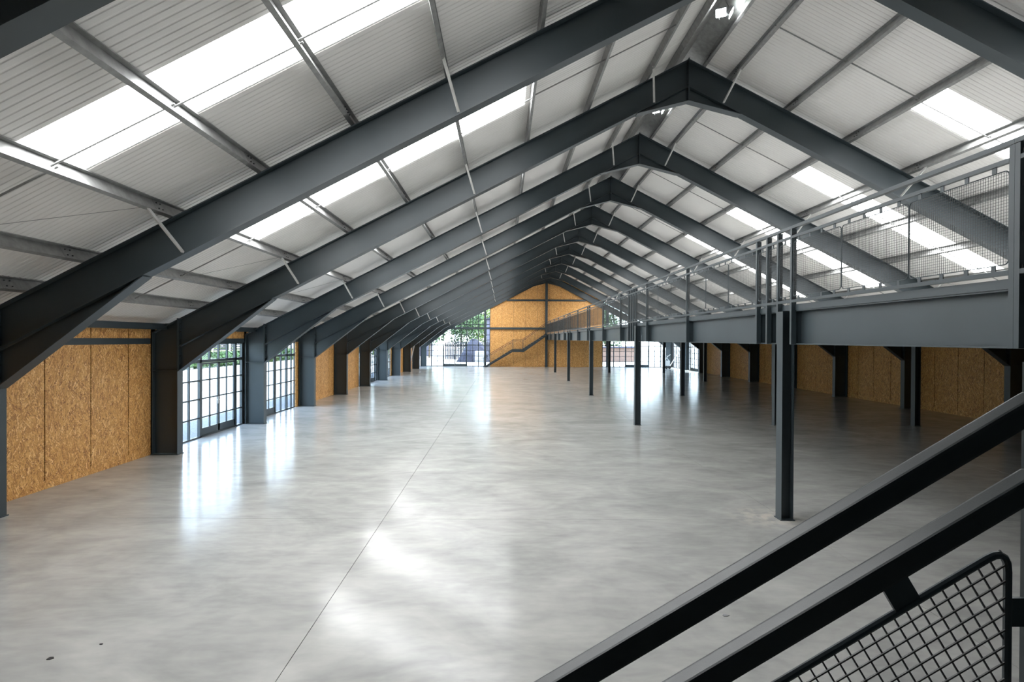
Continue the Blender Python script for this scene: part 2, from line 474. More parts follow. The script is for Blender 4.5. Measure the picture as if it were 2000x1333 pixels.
# ------------------------------------------------------------------ rafter braces (fly bracing)
for k in range(-1, 10):
    for sg in (-1, 1):
        for d, nm in ((PD[1], 'near the ridge'), (PD[4], 'at mid slope'), (PD[7], 'low on the slope')):
            if k == -1 and (d > 8 or sg == 1): continue
            db = d - .17
            mb = MB()
            yk = YK(k)
            top = Vector((XM + sg * (d + .03), yk - .78, ztop(d) + .03)); bot = Vector((XM + sg * db, yk - .115, ztop(db) - VD + .035))
            mb.bar(top, bot, .05, .006, (1, 0, 0)); 
            mb.bar(top + Vector((.022 * sg, 0, 0)), bot + Vector((.022 * sg, 0, 0)), .006, .045, (1, 0, 0))
            o = mb.build('rafter_brace', M['galv_light'])
            tag(o, 'pale diagonal brace %s, %s side of the %s portal frame from camera' % (nm, side[sg], ORD[k + 1]), 'brace', 'pale braces between purlins and rafters')
# ------------------------------------------------------------------ sag rods and diagonal tie wires
for k in range(-1, 10):
    for sg in (-1, 1):
        ym = YK(k) + 2.70
        mb = MB()
        for i in range(1, len(PD) - 1):
            dy = .03 if i % 2 else -.03
            a = Vector((XM + sg * PD[i], ym + dy, ztop(PD[i]) + .09)); b_ = Vector((XM + sg * (PD[i + 1] + .05), ym + dy, ztop(PD[i + 1] + .05) + .10))
            mb.tube([a, b_], .015, 6)
        tag(mb.build('sag_rod', M['galv']), 'thin steel sag rod running up the %s slope in roof bay %s from camera' % (side[sg], ORD[k + 1]), 'rod', 'sag rods between the purlins')
        mb = MB()
        a = Vector((XM + sg * 11.66, YK(k) + 2.7, ztop(11.66) + .02)); b_ = Vector((XM + sg * 10.25, YK(k + 1) - .78, ztop(10.25) + .02))
        mb.tube([a, b_], .004, 5)
        if k < 6:
            tag(mb.build('tie_wire', M['galv']), 'hair-thin diagonal tie wire above the %s wall, roof bay %s from camera' % (side[sg], ORD[k + 1]), 'wire', 'diagonal tie wires near the eaves')

# ------------------------------------------------------------------ eaves ties and wall rails
for sg in (-1, 1):
    mb = MB(); mb2 = MB()
    for k in range(-2, 10):
        y0, y1 = YK(k) + .012, YK(k + 1) - .012
        if k == -2: y0 = NY
        xe = XM + sg * 13.50
        tb = MB()
        tb.box(xe - .05, xe + .05, y0 + .02, y1 - .02, 3.235, 3.245).box(xe - .05, xe + .05, y0 + .02, y1 - .02, 3.38, 3.39).box(xe - .006, xe + .006, y0 + .02, y1 - .02, 3.245, 3.38)
        tb.box(xe - .05, xe + .05, y0, y0 + .01, 3.22, 3.40).box(xe - .05, xe + .05, y1 - .01, y1, 3.22, 3.40)
        if k >= -1:
            tag(tb.build('eaves_tie', M['steel']), 'dark steel eaves tie beam along the %s wall, %s wall bay from camera' % (side[sg], ORD[k + 1]), 'beam', 'eaves tie beams')
            xr = XM + sg * 13.85
            rb = MB().box(min(xr, xr + sg * .06), max(xr, xr + sg * .06), YK(k) + .14, YK(k + 1) - .14, 2.865, 3.01)
            tag(rb.build('wall_rail', M['steel']), 'dark horizontal rail near the top of the %s wall, %s bay from camera' % (side[sg], ORD[k + 1]), 'rail', 'rails along the top of the side walls')

# ------------------------------------------------------------------ walls
GLZ_L = {1: 'A', 2: 'B', 5: 'A', 6: 'B', 9: 'A'}
GLZ_R = {8: 'A', 9: 'B'}
def boards(mb, y0, y1, z0, z1, sg, start=None):
    xin = XM + sg * 13.87
    xo = xin + sg * .018
    y = start if start is not None else y0
    while y > y0: y -= 1.25
    while y < y1:
        a, b_ = max(y, y0), min(y + 1.224, y1)
        if b_ - a > .01: mb.box(min(xin, xo), max(xin, xo), a, b_, z0, z1)
        y += 1.25
for sg, G, nm in ((-1, GLZ_L, 'wall_left'), (1, GLZ_R, 'wall_right')):
    mb = MB(); bk = MB()
    ztw = ZT + LN - SL * 13.88 - .005
    for k in range(-2, 10):
        y0, y1 = YK(k) + .10, YK(k + 1) - .10
        if k == -2: y0 = NY
        if k in G:
            boards(mb, y0, y1, 3.0, ztw, sg)
            if sg < 0 and G[k] == 'B': mb.box(XM - 13.888, XM - 13.87, YK(k + 1) - .40, YK(k + 1) - .10, 0, 2.87)
        else:
            boards(mb, y0, y1, .17, ztw, sg, YK(k) + .545)
            xin = XM + sg * 13.866
            mb.box(min(xin, xin + sg * .02), max(xin, xin + sg * .02), y0, y1, 0.0, .168)
        # outer skin
        xa, xb = sorted((XM + sg * 13.90, XM + sg * 14.02))
        ya, yb = YK(k), YK(k + 1)
        if k == -2: ya = NY
        if k in G: bk.box(xa, xb, ya, yb, 2.92, ztw + .05)
        else: bk.box(xa, xb, ya, yb, -.05, ztw + .05)
        bk.box(xa, xb, yb - .12, yb + .12, -.05, ztw + .05)
    wo = struct(mb.build(nm, M['osb_side']))
    struct(bk.build('wall_cladding', M['dark'], wo))

def glazed_bay(sg, k, lay, n):
    """glazed screen with a double door in a side-wall bay; lay A/B mirror each other"""
    ya, yb = YK(k) + .13, YK(k + 1) - .13
    X = XM + sg * 13.95
    def mir(y): return y
    if lay == 'A':
        thick = [YK(k) + 2.39, YK(k) + 4.63]; thin = [YK(k) + v for v in (.61, 1.21, 1.80, 5.2)]
        door = (YK(k) + 2.39, YK(k) + 4.63); yend = yb
    else:
        thick = [YK(k) + .50, YK(k) + 2.74, YK(k) + 3.96]; thin = [YK(k) + v for v in (3.36, 4.49)]
        door = (YK(k) + .50, YK(k) + 2.74); yend = YK(k + 1) - .38
    mid = (door[0] + door[1]) / 2
    q = [door[0] + (door[1] - door[0]) * f for f in (.25, .75)]
    mb = MB()
    def vb(y, w_, z0, z1, dx=.03): mb.box(X - dx, X + dx, y - w_ / 2, y + w_ / 2, z0, z1)
    for y in thick: vb(y, .11, 0.0, 2.87, .04)
    for y in thin: vb(y, .05, 0.0, 2.87)
    for y in [mid] + q: vb(y, .05, 2.35, 2.87)
    vb(ya, .06, 0, 2.87); vb(yend, .06, 0, 2.87)
    mb.box(X - .04, X + .04, ya, yend, 2.27, 2.36); mb.box(X - .04, X + .04, ya, yend, 2.83, 2.90)
    mb.box(X - .04, X + .04, ya, yend, 0.0, .045)
    for z in (.60, 1.17, 1.73):
        mb.box(X - .02, X + .02, ya, door[0], z - .022, z + .022)
        mb.box(X - .02, X + .02, door[1], yend, z - .022, z + .022)
    o = struct(mb.build('window_%d' % n, M['steel']))
    gb = MB().box(X - .004, X + .004, ya, door[0], .04, 2.83).box(X - .004, X + .004, door[1], yend, .04, 2.83).box(X - .004, X + .004, door[0], door[1], 2.33, 2.83)
    gb.build('glass', M['glass'], o)
    for (a, b_, hs) in ((door[0] + .055, mid - .004, 1), (mid + .004, door[1] - .055, -1)):
        db = MB()
        db.box(X - .025, X + .025, a, a + .05, .05, 2.26).box(X - .025, X + .025, b_ - .05, b_, .05, 2.26)
        db.box(X - .025, X + .025, a, b_, 2.21, 2.26).box(X - .025, X + .025, a, b_, .05, .27)
        yc = (a + b_) / 2
        db.box(X - .018, X + .018, yc - .022, yc + .022, .27, 2.21)
        for z in (.60, 1.17, 1.73): db.box(X - .018, X + .018, a + .05, b_ - .05, z - .02, z + .02)
        lf = db.build('door_leaf', M['steel'], o)
        MB().box(X - .004, X + .004, a + .04, b_ - .04, .26, 2.22).build('door_glass', M['glass'], lf)
    hb = MB()
    xi = X - sg * .05
    hb.tube([(X - sg * .025, mid - .06, 1.05), (xi - sg * .02, mid - .06, 1.05), (xi - sg * .02, mid - .20, 1.05)], .011, 8)
    hb.box(min(X - sg * .025, X - sg * .035), max(X - sg * .025, X - sg * .035), mid - .08, mid - .04, .92, 1.15)
    hb.build('door_handle', M['galv_light'], o)
nwin = 0
for k, lay in sorted(GLZ_L.items()): nwin += 1; glazed_bay(-1, k, lay, nwin)
for k, lay in sorted(GLZ_R.items()): nwin += 1; glazed_bay(1, k, lay, nwin)

# ------------------------------------------------------------------ far gable
zr = lambda x: ZT + LN - SL * abs(x - XM)          # lining height at x
def gable_boards(mb, x0, x1, ypl, z0f, z1f, w_=1.30, start=None, th=.018):
    x = start if start is not None else x0
    while x < x1 - .01:
        a, b_ = x, min(x + w_ - .014, x1)
        pts = [(a, z0f(a)), (b_, z0f(b_)), (b_, z1f(b_))]
        if a < XM < b_: pts.append((XM, z1f(XM)))
        pts.append((a, z1f(a)))
        mb.prism(pts, ypl, ypl + th)
        x += w_
XA, XB = -1.40, 11.02
mb = MB()
gable_boards(mb, XA, XB, GY, lambda x: .17, lambda x: 4.30)
gable_boards(mb, XA, XB, GY, lambda x: 4.306, zr)
mb.box(XA, XB, GY - .004, GY + .018, 0, .166)
far = struct(mb.build('wall_far', M['osb_end']))
mb = MB().prism([(XA, 0), (XB, 0), (XB, zr(XB)), (XM, zr(XM)), (XA, zr(XA))], GY + .05, GY + .16)
struct(mb.build('wall_cladding', M['dark'], far))
def gable_glaze(mir, n):
    """glazed end screen; mir False = left of the ridge, True = right"""
    X = (lambda x: 2 * XM - x) if mir else (lambda x: x)
    Y = GY + .03
    mb = MB()
    def bx(x0, x1, z0, z1, dy=.03):
        a, b_ = sorted((X(x0), X(x1))); mb.box(a, b_, Y - dy, Y + dy, z0, z1)
    def vb(x, w_, z0, z1, dy=.03): bx(x - w_ / 2, x + w_ / 2, z0, z1, dy)
    XL_ = XM - 13.86
    th = [-2.683, -3.976, -5.267, -6.565, -7.873]
    for x in th: vb(x, .09, 0 if x != -5.267 else 2.35, zr(x), .035)
    for x in [XA - .03, XL_ + .04]: vb(x, .07, 0, zr(x))
    for x in (-2.04, -3.33, -4.62, -5.92, -7.22, -8.5): vb(x, .055, 2.35 if -6.5 < x < -4.0 else 0, zr(x), .02)
    for z, t_ in ((.03, .06), (2.35, .085), (4.63, .08), (3.0, .03) if False else (4.2, .12)): bx(XL_ if z < 3.3 else XM - (ZT + LN - z) / SL, XA, z - t_ / 2, z + t_ / 2, .035)
    for z in (.61, 1.17, 1.74):
        bx(XL_, -6.565, z - .026, z + .026, .02); bx(-3.976, XA, z - .026, z + .026, .02)
    for z in (2.92, 3.48, 5.22, 5.79, 6.36, 6.9):
        xl = max(XL_, XM - (ZT + LN - z) / SL)
        if xl < XA: bx(xl, XA, z - .026, z + .026, .02)
    o = struct(mb.build('window_%d' % n, M['steel']))
    gp = [(X(XL_), .05), (X(XA), .05), (X(XA), zr(XA)), (X(XL_), zr(XL_))]
    MB().prism([(X(XL_), .05), (X(-6.6), .05), (X(-6.6), zr(-6.6)), (X(XL_), zr(XL_))], Y - .004, Y + .004).prism([(X(-6.6), 2.35), (X(-3.94), 2.35), (X(-3.94), zr(-3.94)), (X(-6.6), zr(-6.6))], Y - .004, Y + .004).prism([(X(-3.94), .05), (X(XA), .05), (X(XA), zr(XA)), (X(-3.94), zr(-3.94))], Y - .004, Y + .004).build('glass', M['glass'], o)
    for a, b_ in ((-6.52, -5.272), (-5.262, -4.02)):
        db = MB()
        def dx(x0, x1, z0, z1, dy=.025):
            p, q = sorted((X(x0), X(x1))); db.box(p, q, Y - dy, Y + dy, z0, z1)
        dx(a, a + .05, .03, 2.30); dx(b_ - .05, b_, .03, 2.30); dx(a, b_, 2.25, 2.30); dx(a, b_, .03, .27)
        xc = (a + b_) / 2; dx(xc - .022, xc + .022, .27, 2.25, .015)
        for z in (.61, 1.17, 1.74): dx(a, b_, z - .022, z + .022, .015)
        lf = db.build('door_leaf', M['steel'], o)
        p, q = sorted((X(a + .04), X(b_ - .04)))
        MB().box(p, q, Y - .004, Y + .004, .26, 2.26).build('door_glass', M['glass'], lf)
    xh = X(-5.33)
    MB().tube([(xh, Y - .03, .72), (xh, Y - .09, .74), (xh, Y - .09, 1.28), (xh, Y - .03, 1.30)], .02, 8).build('door_handle', M['bolt'], o)
gable_glaze(False, nwin + 1); gable_glaze(True, nwin + 2)
# gable posts and rails
def hsec(mb, x, y, w_, d_, z0, z1, t=.012):
    """H section, flanges perpendicular to x"""
    mb.box(x - w_ / 2, x - w_ / 2 + t, y - d_ / 2, y + d_ / 2, z0, z1)
    mb.box(x + w_ / 2 - t, x + w_ / 2, y - d_ / 2, y + d_ / 2, z0, z1)
    mb.box(x - w_ / 2 + t, x + w_ / 2 - t, y - .005, y + .005, z0, z1)
for x, lab in ((-1.95, 'dark steel gable post at the foot of the far stair, left of the ridge'), (XM, 'dark steel gable post rising to the ridge in the far strand-board wall'), (11.51, 'dark steel gable post at the right edge of the far strand-board wall')):
    mb = MB()
    zt = zr(x) - LN - VD - (.35 if x == XM else .02)
    mb.box(x - .125, x + .125, GY - .26, GY - .248, 0, zt).box(x - .125, x + .125, GY - .032, GY - .02, 0, zt).box(x - .006, x + .006, GY - .248, GY - .032, 0, zt)
    tag(mb.build('gable_post', M['steel']), lab, 'post', 'gable posts')
for z0, z1, segs, lb in ((4.11, 4.33, ((-7.0, -2.09), (-1.81, 4.64), (4.92, 11.37), (11.65, 16.5)), 'lower'), (7.23, 7.42, ((.4, 4.64), (4.92, 9.1)), 'upper')):
    for i, (a, b_) in enumerate(segs):
        mb = MB().box(a, b_, GY - .20, GY - .19, z0, z1).box(a, b_, GY - .20, GY - .06, z1 - .01, z1).box(a, b_, GY - .20, GY - .06, z0, z0 + .01)
        pos = {'lower': ['left of the left gable post', 'behind the far stair', 'right of the ridge post', 'at the right glazing'], 'upper': ['left of the ridge post', 'right of the ridge post']}[lb][i]
        tag(mb.build('gable_rail', M['steel']), '%s dark horizontal rail on the far gable, %s' % (lb, pos), 'rail', 'rails across the far gable')

# unseen near gable behind the camera, dark steel chosen to keep stair rails dark
mb = MB().prism([(XM - 14, 0), (XM + 14, 0), (XM + 14, zr(XM + 14)), (XM, zr(XM)), (XM - 14, zr(XM - 14))], NY - .15, NY)
struct(mb.build('wall_near', M['steel']))

# diagonal wall braces in the far bays
def wall_brace(p, q, lab):
    mb = MB(); mb.bar(p, q, .01, .09, (1, 0, 0)); tag(mb.build('wall_brace', M['white']), lab, 'brace')
wall_brace((-8.62, YK(8) + .2, .15), (-8.62, YK(9) - .2, 3.9 - .4), 'pale diagonal wall brace between far left columns, near the glazed end')
wall_brace((18.28, YK(9) + .2, 2.6), (18.28, YK(10) - .3, .1), 'white diagonal wall brace in the last bay of the right wall')

# ------------------------------------------------------------------ mezzanine
XF = 4.72
zB, zD0, zD1 = 2.965, 3.53, 3.62
def mcol(x, y, lab):
    mb = MB()
    mb.box(x, x + .012, y, y + .20, 0, 3.52).box(x + .19, x + .202, y, y + .20, 0, 3.52).box(x + .012, x + .19, y + .095, y + .105, 0, 3.52)
    mb.box(x - .02, x + .222, y - .02, y + .22, 0, .012)
    tag(mb.build('mezzanine_column', M['steel']), lab, 'column', 'steel columns under the mezzanine')
rows = (4.70, 9.66, 14.66)
rn = ('front', 'middle', 'back')
for i, x in enumerate(rows):
    for j, k in enumerate((0, 2, 4, 6, 8)):
        if i and k == 0: continue
        mcol(x, YK(k) + .0, 'dark steel column of the %s row under the mezzanine, %s from the camera' % (rn[i], ORD[j if i == 0 else j - 1]))
posts = [5.19, 9.20, 9.655, 10.05, 10.46, 14.48, 18.55, 20.08, 20.44, 20.79, 21.20, 22.70, 26.72, 30.90, 31.60, 35.80, 40.00, 41.20, 43.80, 48.20, 52.20, 56.6, 61.3]
# deck
mb = MB()
mb.box(4.80, 15.5, NY + .02, GY - .3, zD0 + .005, zD1)
for k in range(-2, 10):
    ya = YK(k) + .14 if k > -2 else NY + .02
    mb.box(15.5, 17.9, ya, YK(k + 1) - .14, zD0 + .005, zD1)
deck = mb.build('mezzanine_deck', M['deckgrey'])
tag(deck, 'long raised mezzanine deck along the right half of the hall', 'mezzanine')
mb = MB().box(4.785, 4.80, 1.8, GY - .3, zD0 - .0, zD1 + .005)
mb.build('edge_trim', M['steel'], deck)
# edge beams: one per length between column groups
cuts = [1.8, 9.42, 19.93, 30.42, 40.93, 51.43, GY - .3]
for i in range(len(cuts) - 1):
    a, b_ = cuts[i] + (.25 if i else 0), cuts[i + 1] - .012
    mb = MB()
    mb.box(4.80, 5.0, a, b_, zB, zB + .018).box(4.80, 5.0, a, b_, zD0 - .018, zD0).box(4.897, 4.905, a, b_, zB + .018, zD0 - .018)
    o = mb.build('edge_beam', M['steel'])
    tag(o, 'deep dark steel edge beam of the mezzanine, %s length from the camera' % ORD[i], 'beam', 'edge beams of the mezzanine')
    mb = MB()
    for p in posts:
        yy = p + .02
        if a < yy < b_ - .02: MB().box(4.806, 4.897, yy, yy + .012, zB + .02, zD0 - .02).build('stiffener_plate', M['steel'], o)
# posts
pm = MB().box(0, .008, 0, .055, zB + .005, 4.86).box(.008, .080, .0, .008, zB + .005, 4.86).box(.072, .080, .008, .055, zB + .005, 4.86)
pbm = MB()
for z in (3.72, 4.02, 4.48, 4.78): pbm.box(.018, .052, -.012, 0, z - .02, z + .02)
pm = pm.add(pbm).mesh('railing_post', M['steel'], mat2=M['bolt'])
for i, y in enumerate([5.132] + posts):
    o = link('railing_post', pm); o.location = (XF, y, 0)
    tag(o, 'dark steel railing post on the mezzanine edge, %s from the camera' % (ORD[i] if i < 22 else 'last but one' if i == 22 else 'last and farthest'), 'post', 'railing posts along the mezzanine edge')
ORDP = ORD

def rounded(w_, h_, r, nseg=4):
    pts = []
    for cx_, cz_, a0 in ((w_ - r, h_ - r, 0), (r, h_ - r, 90), (r, r, 180), (w_ - r, r, 270)):
        for q in range(nseg + 1):
            a = math.radians(a0 + 90 * q / nseg)
            pts.append((cx_ + r * math.cos(a), cz_ + r * math.sin(a)))
    return pts
_pc = {}
def mesh_panel(parent, x, y0, L, z0, H):
    """wire mesh panel in a round-bar frame, in the YZ plane"""
    key = (round(L, 2), round(H, 3))
    if key not in _pc:
        fr2 = MB().tube([(0, a, b_) for a, b_ in rounded(L, H, min(.05, L / 4))], .006, 6, True)
        wm = MB(); p = .029; t = .0014
        q = p
        while q < L - .01:
            wm.box(-t, t, q - t, q + t, .003, H - .003); q += p
        q = p
        while q < H - .01:
            wm.box(-t + .002, t + .002, .003, L - .003, q - t, q + t); q += p
        wm = wm.mesh('wire_mesh', M['wire'])
        tb = MB()
        fr_ = (.125, .375, .625, .875) if L > .8 else (.5,)
        for f in fr_:
            for (za, zb) in ((-.055, 0), (H, H + .065)): tb.box(-.004, .004, f * L - .025, f * L + .025, za, zb)
        fr2 = fr2.add(tb).mesh('mesh_panel', M['steel'], mat2=M['steel'])
        _pc[key] = (fr2, wm)
    fr2, wm = _pc[key]
    o = link('mesh_panel', fr2, parent); o.location = (x, y0, z0)
    link('wire_mesh', wm, o)
spans = [(posts[i], posts[i + 1]) for i in range(len(posts) - 1)]
for i, (a, b_) in enumerate(spans):
    L = b_ - a - .055
    y0 = a + .055
    npan = 3 if L > 3 else (2 if L > 2 else 1)
    t_ = thing('mezzanine_railing', (0, 0, 0), 'steel railing length with %s wire mesh panel%s, %s from the camera along the mezzanine' % (('one', 'two', 'three')[npan - 1], 's' if npan > 1 else '', ORD[i]), 'railing', 'railing lengths along the mezzanine edge')
    MB().box(XF - .005, XF + .055, a - .0, b_ - .002, 4.862, 4.91).build('handrail', M['steel'], t_)
    MB().box(XF, XF + .04, y0 + .002, b_ - .002, 4.705, 4.748).build('upper_rail', M['steel'], t_)
    MB().box(XF, XF + .04, y0 + .002, b_ - .002, 3.655, 3.70).build('lower_rail', M['steel'], t_)
    pl = (L - .02) / npan
    for q in range(npan):
        mesh_panel(t_, XF + .02, y0 + .01 + q * pl + .008, pl - .016, 3.757, .885)
# railing from the near post back to the stair head
t_ = thing('mezzanine_railing', (0, 0, 0), 'steel railing length at the right picture edge, beside the near stair', 'railing', 'railing lengths along the mezzanine edge')
MB().box(XF - .005, XF + .055, 2.1, 5.188, 4.864, 4.91).build('handrail', M['steel'], t_)
MB().box(XF, XF + .04, 2.15, 5.130, 4.705, 4.748).build('upper_rail', M['steel'], t_)
MB().box(XF, XF + .04, 2.15, 5.130, 3.655, 3.70).build('lower_rail', M['steel'], t_)
for q in range(2): mesh_panel(t_, XF + .02, 2.2 + q * 1.43, 1.40, 3.757, .885)
o = link('post', pm, t_); o.location = (XF, 2.09, 0)

# ------------------------------------------------------------------ stairs
def stair(yr, yw, lab, near):
    """straight flight with landing; yr = railing line, yw = wall side line; x rises to the right"""
    sl = .60
    x0, xl0, xl1, xt = -2.1, 1.06, 2.16, 4.70
    zl = 1.90
    t = thing('staircase', (0, 0, 0), lab, 'staircase')
    sgn = 1 if yr > yw else -1
    ya, yb = sorted((yr, yw))
    def string(y, nm):
        mb = MB()
        z1 = zl - .02
        mb.prism([(x0, 0), (x0 + .40, 0), (xl0, z1 - .24), (xl1 + .1, z1 - .24), (xt, zD1 - .26), (xt, zD1 + .0), (xl1 - .05, z1 + .06), (xl0 - .05, z1 + .06)], y - .006, y + .006)
        for (p, q) in (((x0 + .05, .03), (xl0, z1 + .03)), ((xl1, z1 + .04), (xt, zD1 - .01))):
            pass
        mb.build(nm, M['steel'], t)
    string(yr - sgn * .04, 'stringer'); string(yw, 'stringer')
    nst = 10
    i0, i1 = ya + .03, yb - .05
    tm = MB().box(0, .29, min(i0, i1), max(i0, i1), -.03, 0).mesh('tread', M['galv'])
    for i in range(1, nst + 1):
        o = link('tread', tm, t); o.location = (x0 + i * (xl0 - x0) / (nst + 1) - .05, 0, i * zl / (nst + 1))
    MB().box(xl0, xl1, min(i0, i1), max(i0, i1), zl - .04, zl).build('landing', M['galv'], t)
    n2 = 9
    for i in range(1, n2):
        o = link('tread', tm, t); o.location = (xl1 + (i - 1) * (xt - xl1) / (n2 - 1) - .02, 0, zl + i * (zD1 - zl) / n2)
    # railing on the hall side. handrail top passes (1.02, 2.93)
    hz = lambda x: 2.928 + sl * (x - 1.03)
    zlh = hz(xl0) + .10
    hz2 = lambda x: zlh + .02 + (4.87 - zlh - .02) / (xt - xl1) * (x - xl1)
    def rails(y, dep, hh):
        yc = y
        def seg(nm, xa, za, xb, zb, off):
            d = Vector((xb - xa, 0, zb - za)).normalized()
            a = Vector((xa, yc, za - off)); b_ = Vector((xb, yc, zb - off))
            mb = MB().bar(a, b_, dep, hh, (0, 0, 1))
            mb.build(nm, M['rail'], t, bevel=.006 if near else 0, smooth=False)
        for nm, off in (('handrail', hh * .58), ('upper_rail', hh * .58 + .153), ('lower_rail', 1.17)):
            seg(nm, x0 - .02, hz(x0 - .02), xl0 - .01, hz(xl0 - .01), off)
            seg(nm, xl0 + .01, zlh, xl1 - .01, zlh, off)
            seg(nm, xl1 + .01, hz2(xl1), xt - .03, hz2(xt - .03), off)
        for x, zt in ((x0 + .02, hz(x0)), (xl0, zlh), (xl1, zlh), ):
            MB().box(x - .02, x + .02, yc + .022 * sgn if False else yc - .022, yc + .022, max(0, (x - x0) / (xl0 - x0) * zl if x < xl0 + .01 else zl) - .1 if x > x0 + .1 else 0, zt - .055).build('post', M['steel'], t)
    rails(yr, .041, .045)
    # mesh panels: sheared frame following the slope
    th = math.atan(sl)
    cu, su = math.cos(th), math.sin(th)
    def slope_panel(xa, xb, zfun, sl_, drop, H, yc):
        """frame corners vertical at the ends, long sides parallel to the slope"""
        th = math.atan(sl_); cu, su = math.cos(th), math.sin(th)
        za = zfun(xa) - drop; zb = zfun(xb) - drop
        r = .05
        cs = [Vector((xb, 0, zb)), Vector((xa, 0, za)), Vector((xa, 0, za - H)), Vector((xb, 0, zb - H))]
        pts = []
        for i in range(4):
            p = cs[i]; pr = (cs[i - 1] - p).normalized(); nx = (cs[(i + 1) % 4] - p).normalized()
            for q in range(6):
                f = q / 5
                a = p + pr * r * (1 - f) ** 2 + nx * r * f ** 2
                pts.append(a)
        fmb = MB().tube([(p.x, yc, p.z) for p in pts], .0075, 8, True)
        wm = MB(); tw = .0015; pch = .0275
        # wires parallel to slope, clipped to the parallelogram
        q = pch / cu
        while q < H - .005:
            wm.bar((xa, yc - .002, za - q), (xb, yc - .002, zb - q), 2 * tw, 2 * tw, (0, 1, 0)); q += pch / cu
        # wires perpendicular to slope
        Ls = (xb - xa) / cu + H * su
        s = pch
        dn = Vector((su, 0, -cu))
        s = -0.0
        while s < (xb - xa) / cu + H * su:
            s += pch
            # foot on (extended) top edge at distance s - H*su from the left top corner
            base = Vector((xa, 0, za)) + Vector((cu, 0, su)) * (s - H * su)
            # line base + dn*u ; u from 0..H*cu ; clip x in [xa,xb]
            u0, u1 = 0.0, H * cu
            if su > 1e-6:
                u0 = max(u0, (xa - base.x) / su); u1 = min(u1, (xb - base.x) / su)
            if u1 - u0 > .01:
                a = base + dn * u0; b_ = base + dn * u1
                wm.bar((a.x, yc + .002, a.z), (b_.x, yc + .002, b_.z), 2 * tw, 2 * tw, (0, 1, 0))
        tb = MB()
        for f in ((.22, .79) if xb - xa > .7 else (.5,)):
            x = xa + (xb - xa) * f
            for (da, db) in ((-.088, .004), (H - .004, H + .062)):
                a = Vector((x, yc, zfun(x) - drop - da)); 
                nn = Vector((su, 0, -cu))
                p0 = Vector((x, yc, zfun(x) - drop)) + nn * (da * cu); p1 = Vector((x, yc, zfun(x) - drop)) + nn * (db * cu)
                tb.bar(p0, p1, .055, .008, (0, 1, 0))
        o = fmb.add(tb).build('mesh_panel', M['steel'], t, mat2=M['steel'])
        wm.build('wire_mesh', M['wire'], o)
        return o
    DR = .278
    H = .80
    for xa, xb in ((-1.95, -.98), (-.94, .02), (.06, .995)):
        slope_panel(xa, xb, hz, sl, DR, H, yr)
    slope_panel(xl0 + .05, xl1 - .05, lambda x: zlh, 0.0, DR, .74, yr)
    s2 = (4.87 - zlh - .02) / (xt - xl1)
    for xa, xb in ((2.22, 3.42), (3.46, 4.64)): slope_panel(xa, xb, hz2, s2, DR, H, yr)
    # bracket from the panel end to the landing post
    zb_ = hz(1.0) - .41
    MB().box(1.0, xl0 - .02, yr - .004, yr + .004, zb_ - .028, zb_ + .028).build('fixing_bracket', M['steel'], t)
    # curved rail return at the foot
    hb = MB().tube([(x0 - .02, yr, hz(x0) - .03), (x0 - .12, yr, hz(x0) - .06), (x0 - .17, yr, hz(x0) - .12), (x0 - .12, yr, hz(x0) - .18), (x0, yr, hz(x0) - .18)], .018, 8)
    hb.build('rail_return', M['rail'], t)
    return t
stair(1.10, -.05 - .9, 'near steel stair railing with wire mesh, crossing the lower right corner', True)
stair(60.75, 61.75, 'far steel stair with landing against the strand-board gable wall', False)

# ------------------------------------------------------------------ ridge floodlights
def flood(y, lab):
    t = thing('floodlight', (XM, y, 10.20), lab, 'floodlight', 'twin floodlights under the ridge')
    for sx, rx in ((-.04, (math.radians(52), 0, math.radians(-14))), (.18, (math.radians(62), 0, math.radians(62)))):
        rot = Vector((-.30, -.66, -.68) if sx < 0 else (.80, -.25, -.45)).to_track_quat('-Z', 'Y').to_matrix().to_4x4()
        hd = MB().box(-.11, .11, -.09, .09, .0, .07).build('lamp_head', M['grey'], t)
        hd.matrix_basis = Matrix.Translation((sx, 0, 0)) @ rot
        ln = MB().box(-.098, .098, -.078, .078, -.012, -.002).build('lens', M['lamp'], hd)
    mb = MB().bar((-.1, 0, .06), (-.02, 0, .28), .03, .006).bar((.17, 0, .06), (.05, 0, .28), .03, .006).tube([(-.13, 0, .03), (-.1, -.03, -.12), (-.08, -.03, -.16)], .005, 5)
    mb.build('bracket', M['galv'], t)
flood(12.35, 'lit twin floodlight under the ridge, nearest the camera at the top of view')
flood(17.6, 'lit twin floodlight partly hidden behind the third frame apex')
flood(33.2, 'small lit twin floodlight under the ridge deep in the hall')

# ------------------------------------------------------------------ white machine by the far right corner
t_ = thing('wheeled_machine', (17.2, 58.9, 0), 'small white wheeled machine with raised handle arms near the far right corner', 'machine')
MB().box(-.22, .25, -.2, .2, .30, .85).build('body', M['white'], t_)
for sx in (-.12, .2):
    w2 = MB().tube([(sx, -.24, .16), (sx, -.18, .16)], .16, 16).build('wheel', M['bolt'], t_)
MB().tube([(-.18, 0, .85), (0, 0, 1.25), (.35, 0, 1.5)], .03, 8).tube([(.2, 0, .85), (.02, 0, 1.1), (-.02, 0, 1.4)], .03, 8).build('handle_arm', M['white'], t_)
MB().tube([(-.42, 0, .02), (-.42, 0, .7)], .015, 6).tube([(-.42, 0, .1), (-.2, 0, .1)], .015, 6).build('side_rod', M['bolt'], t_)

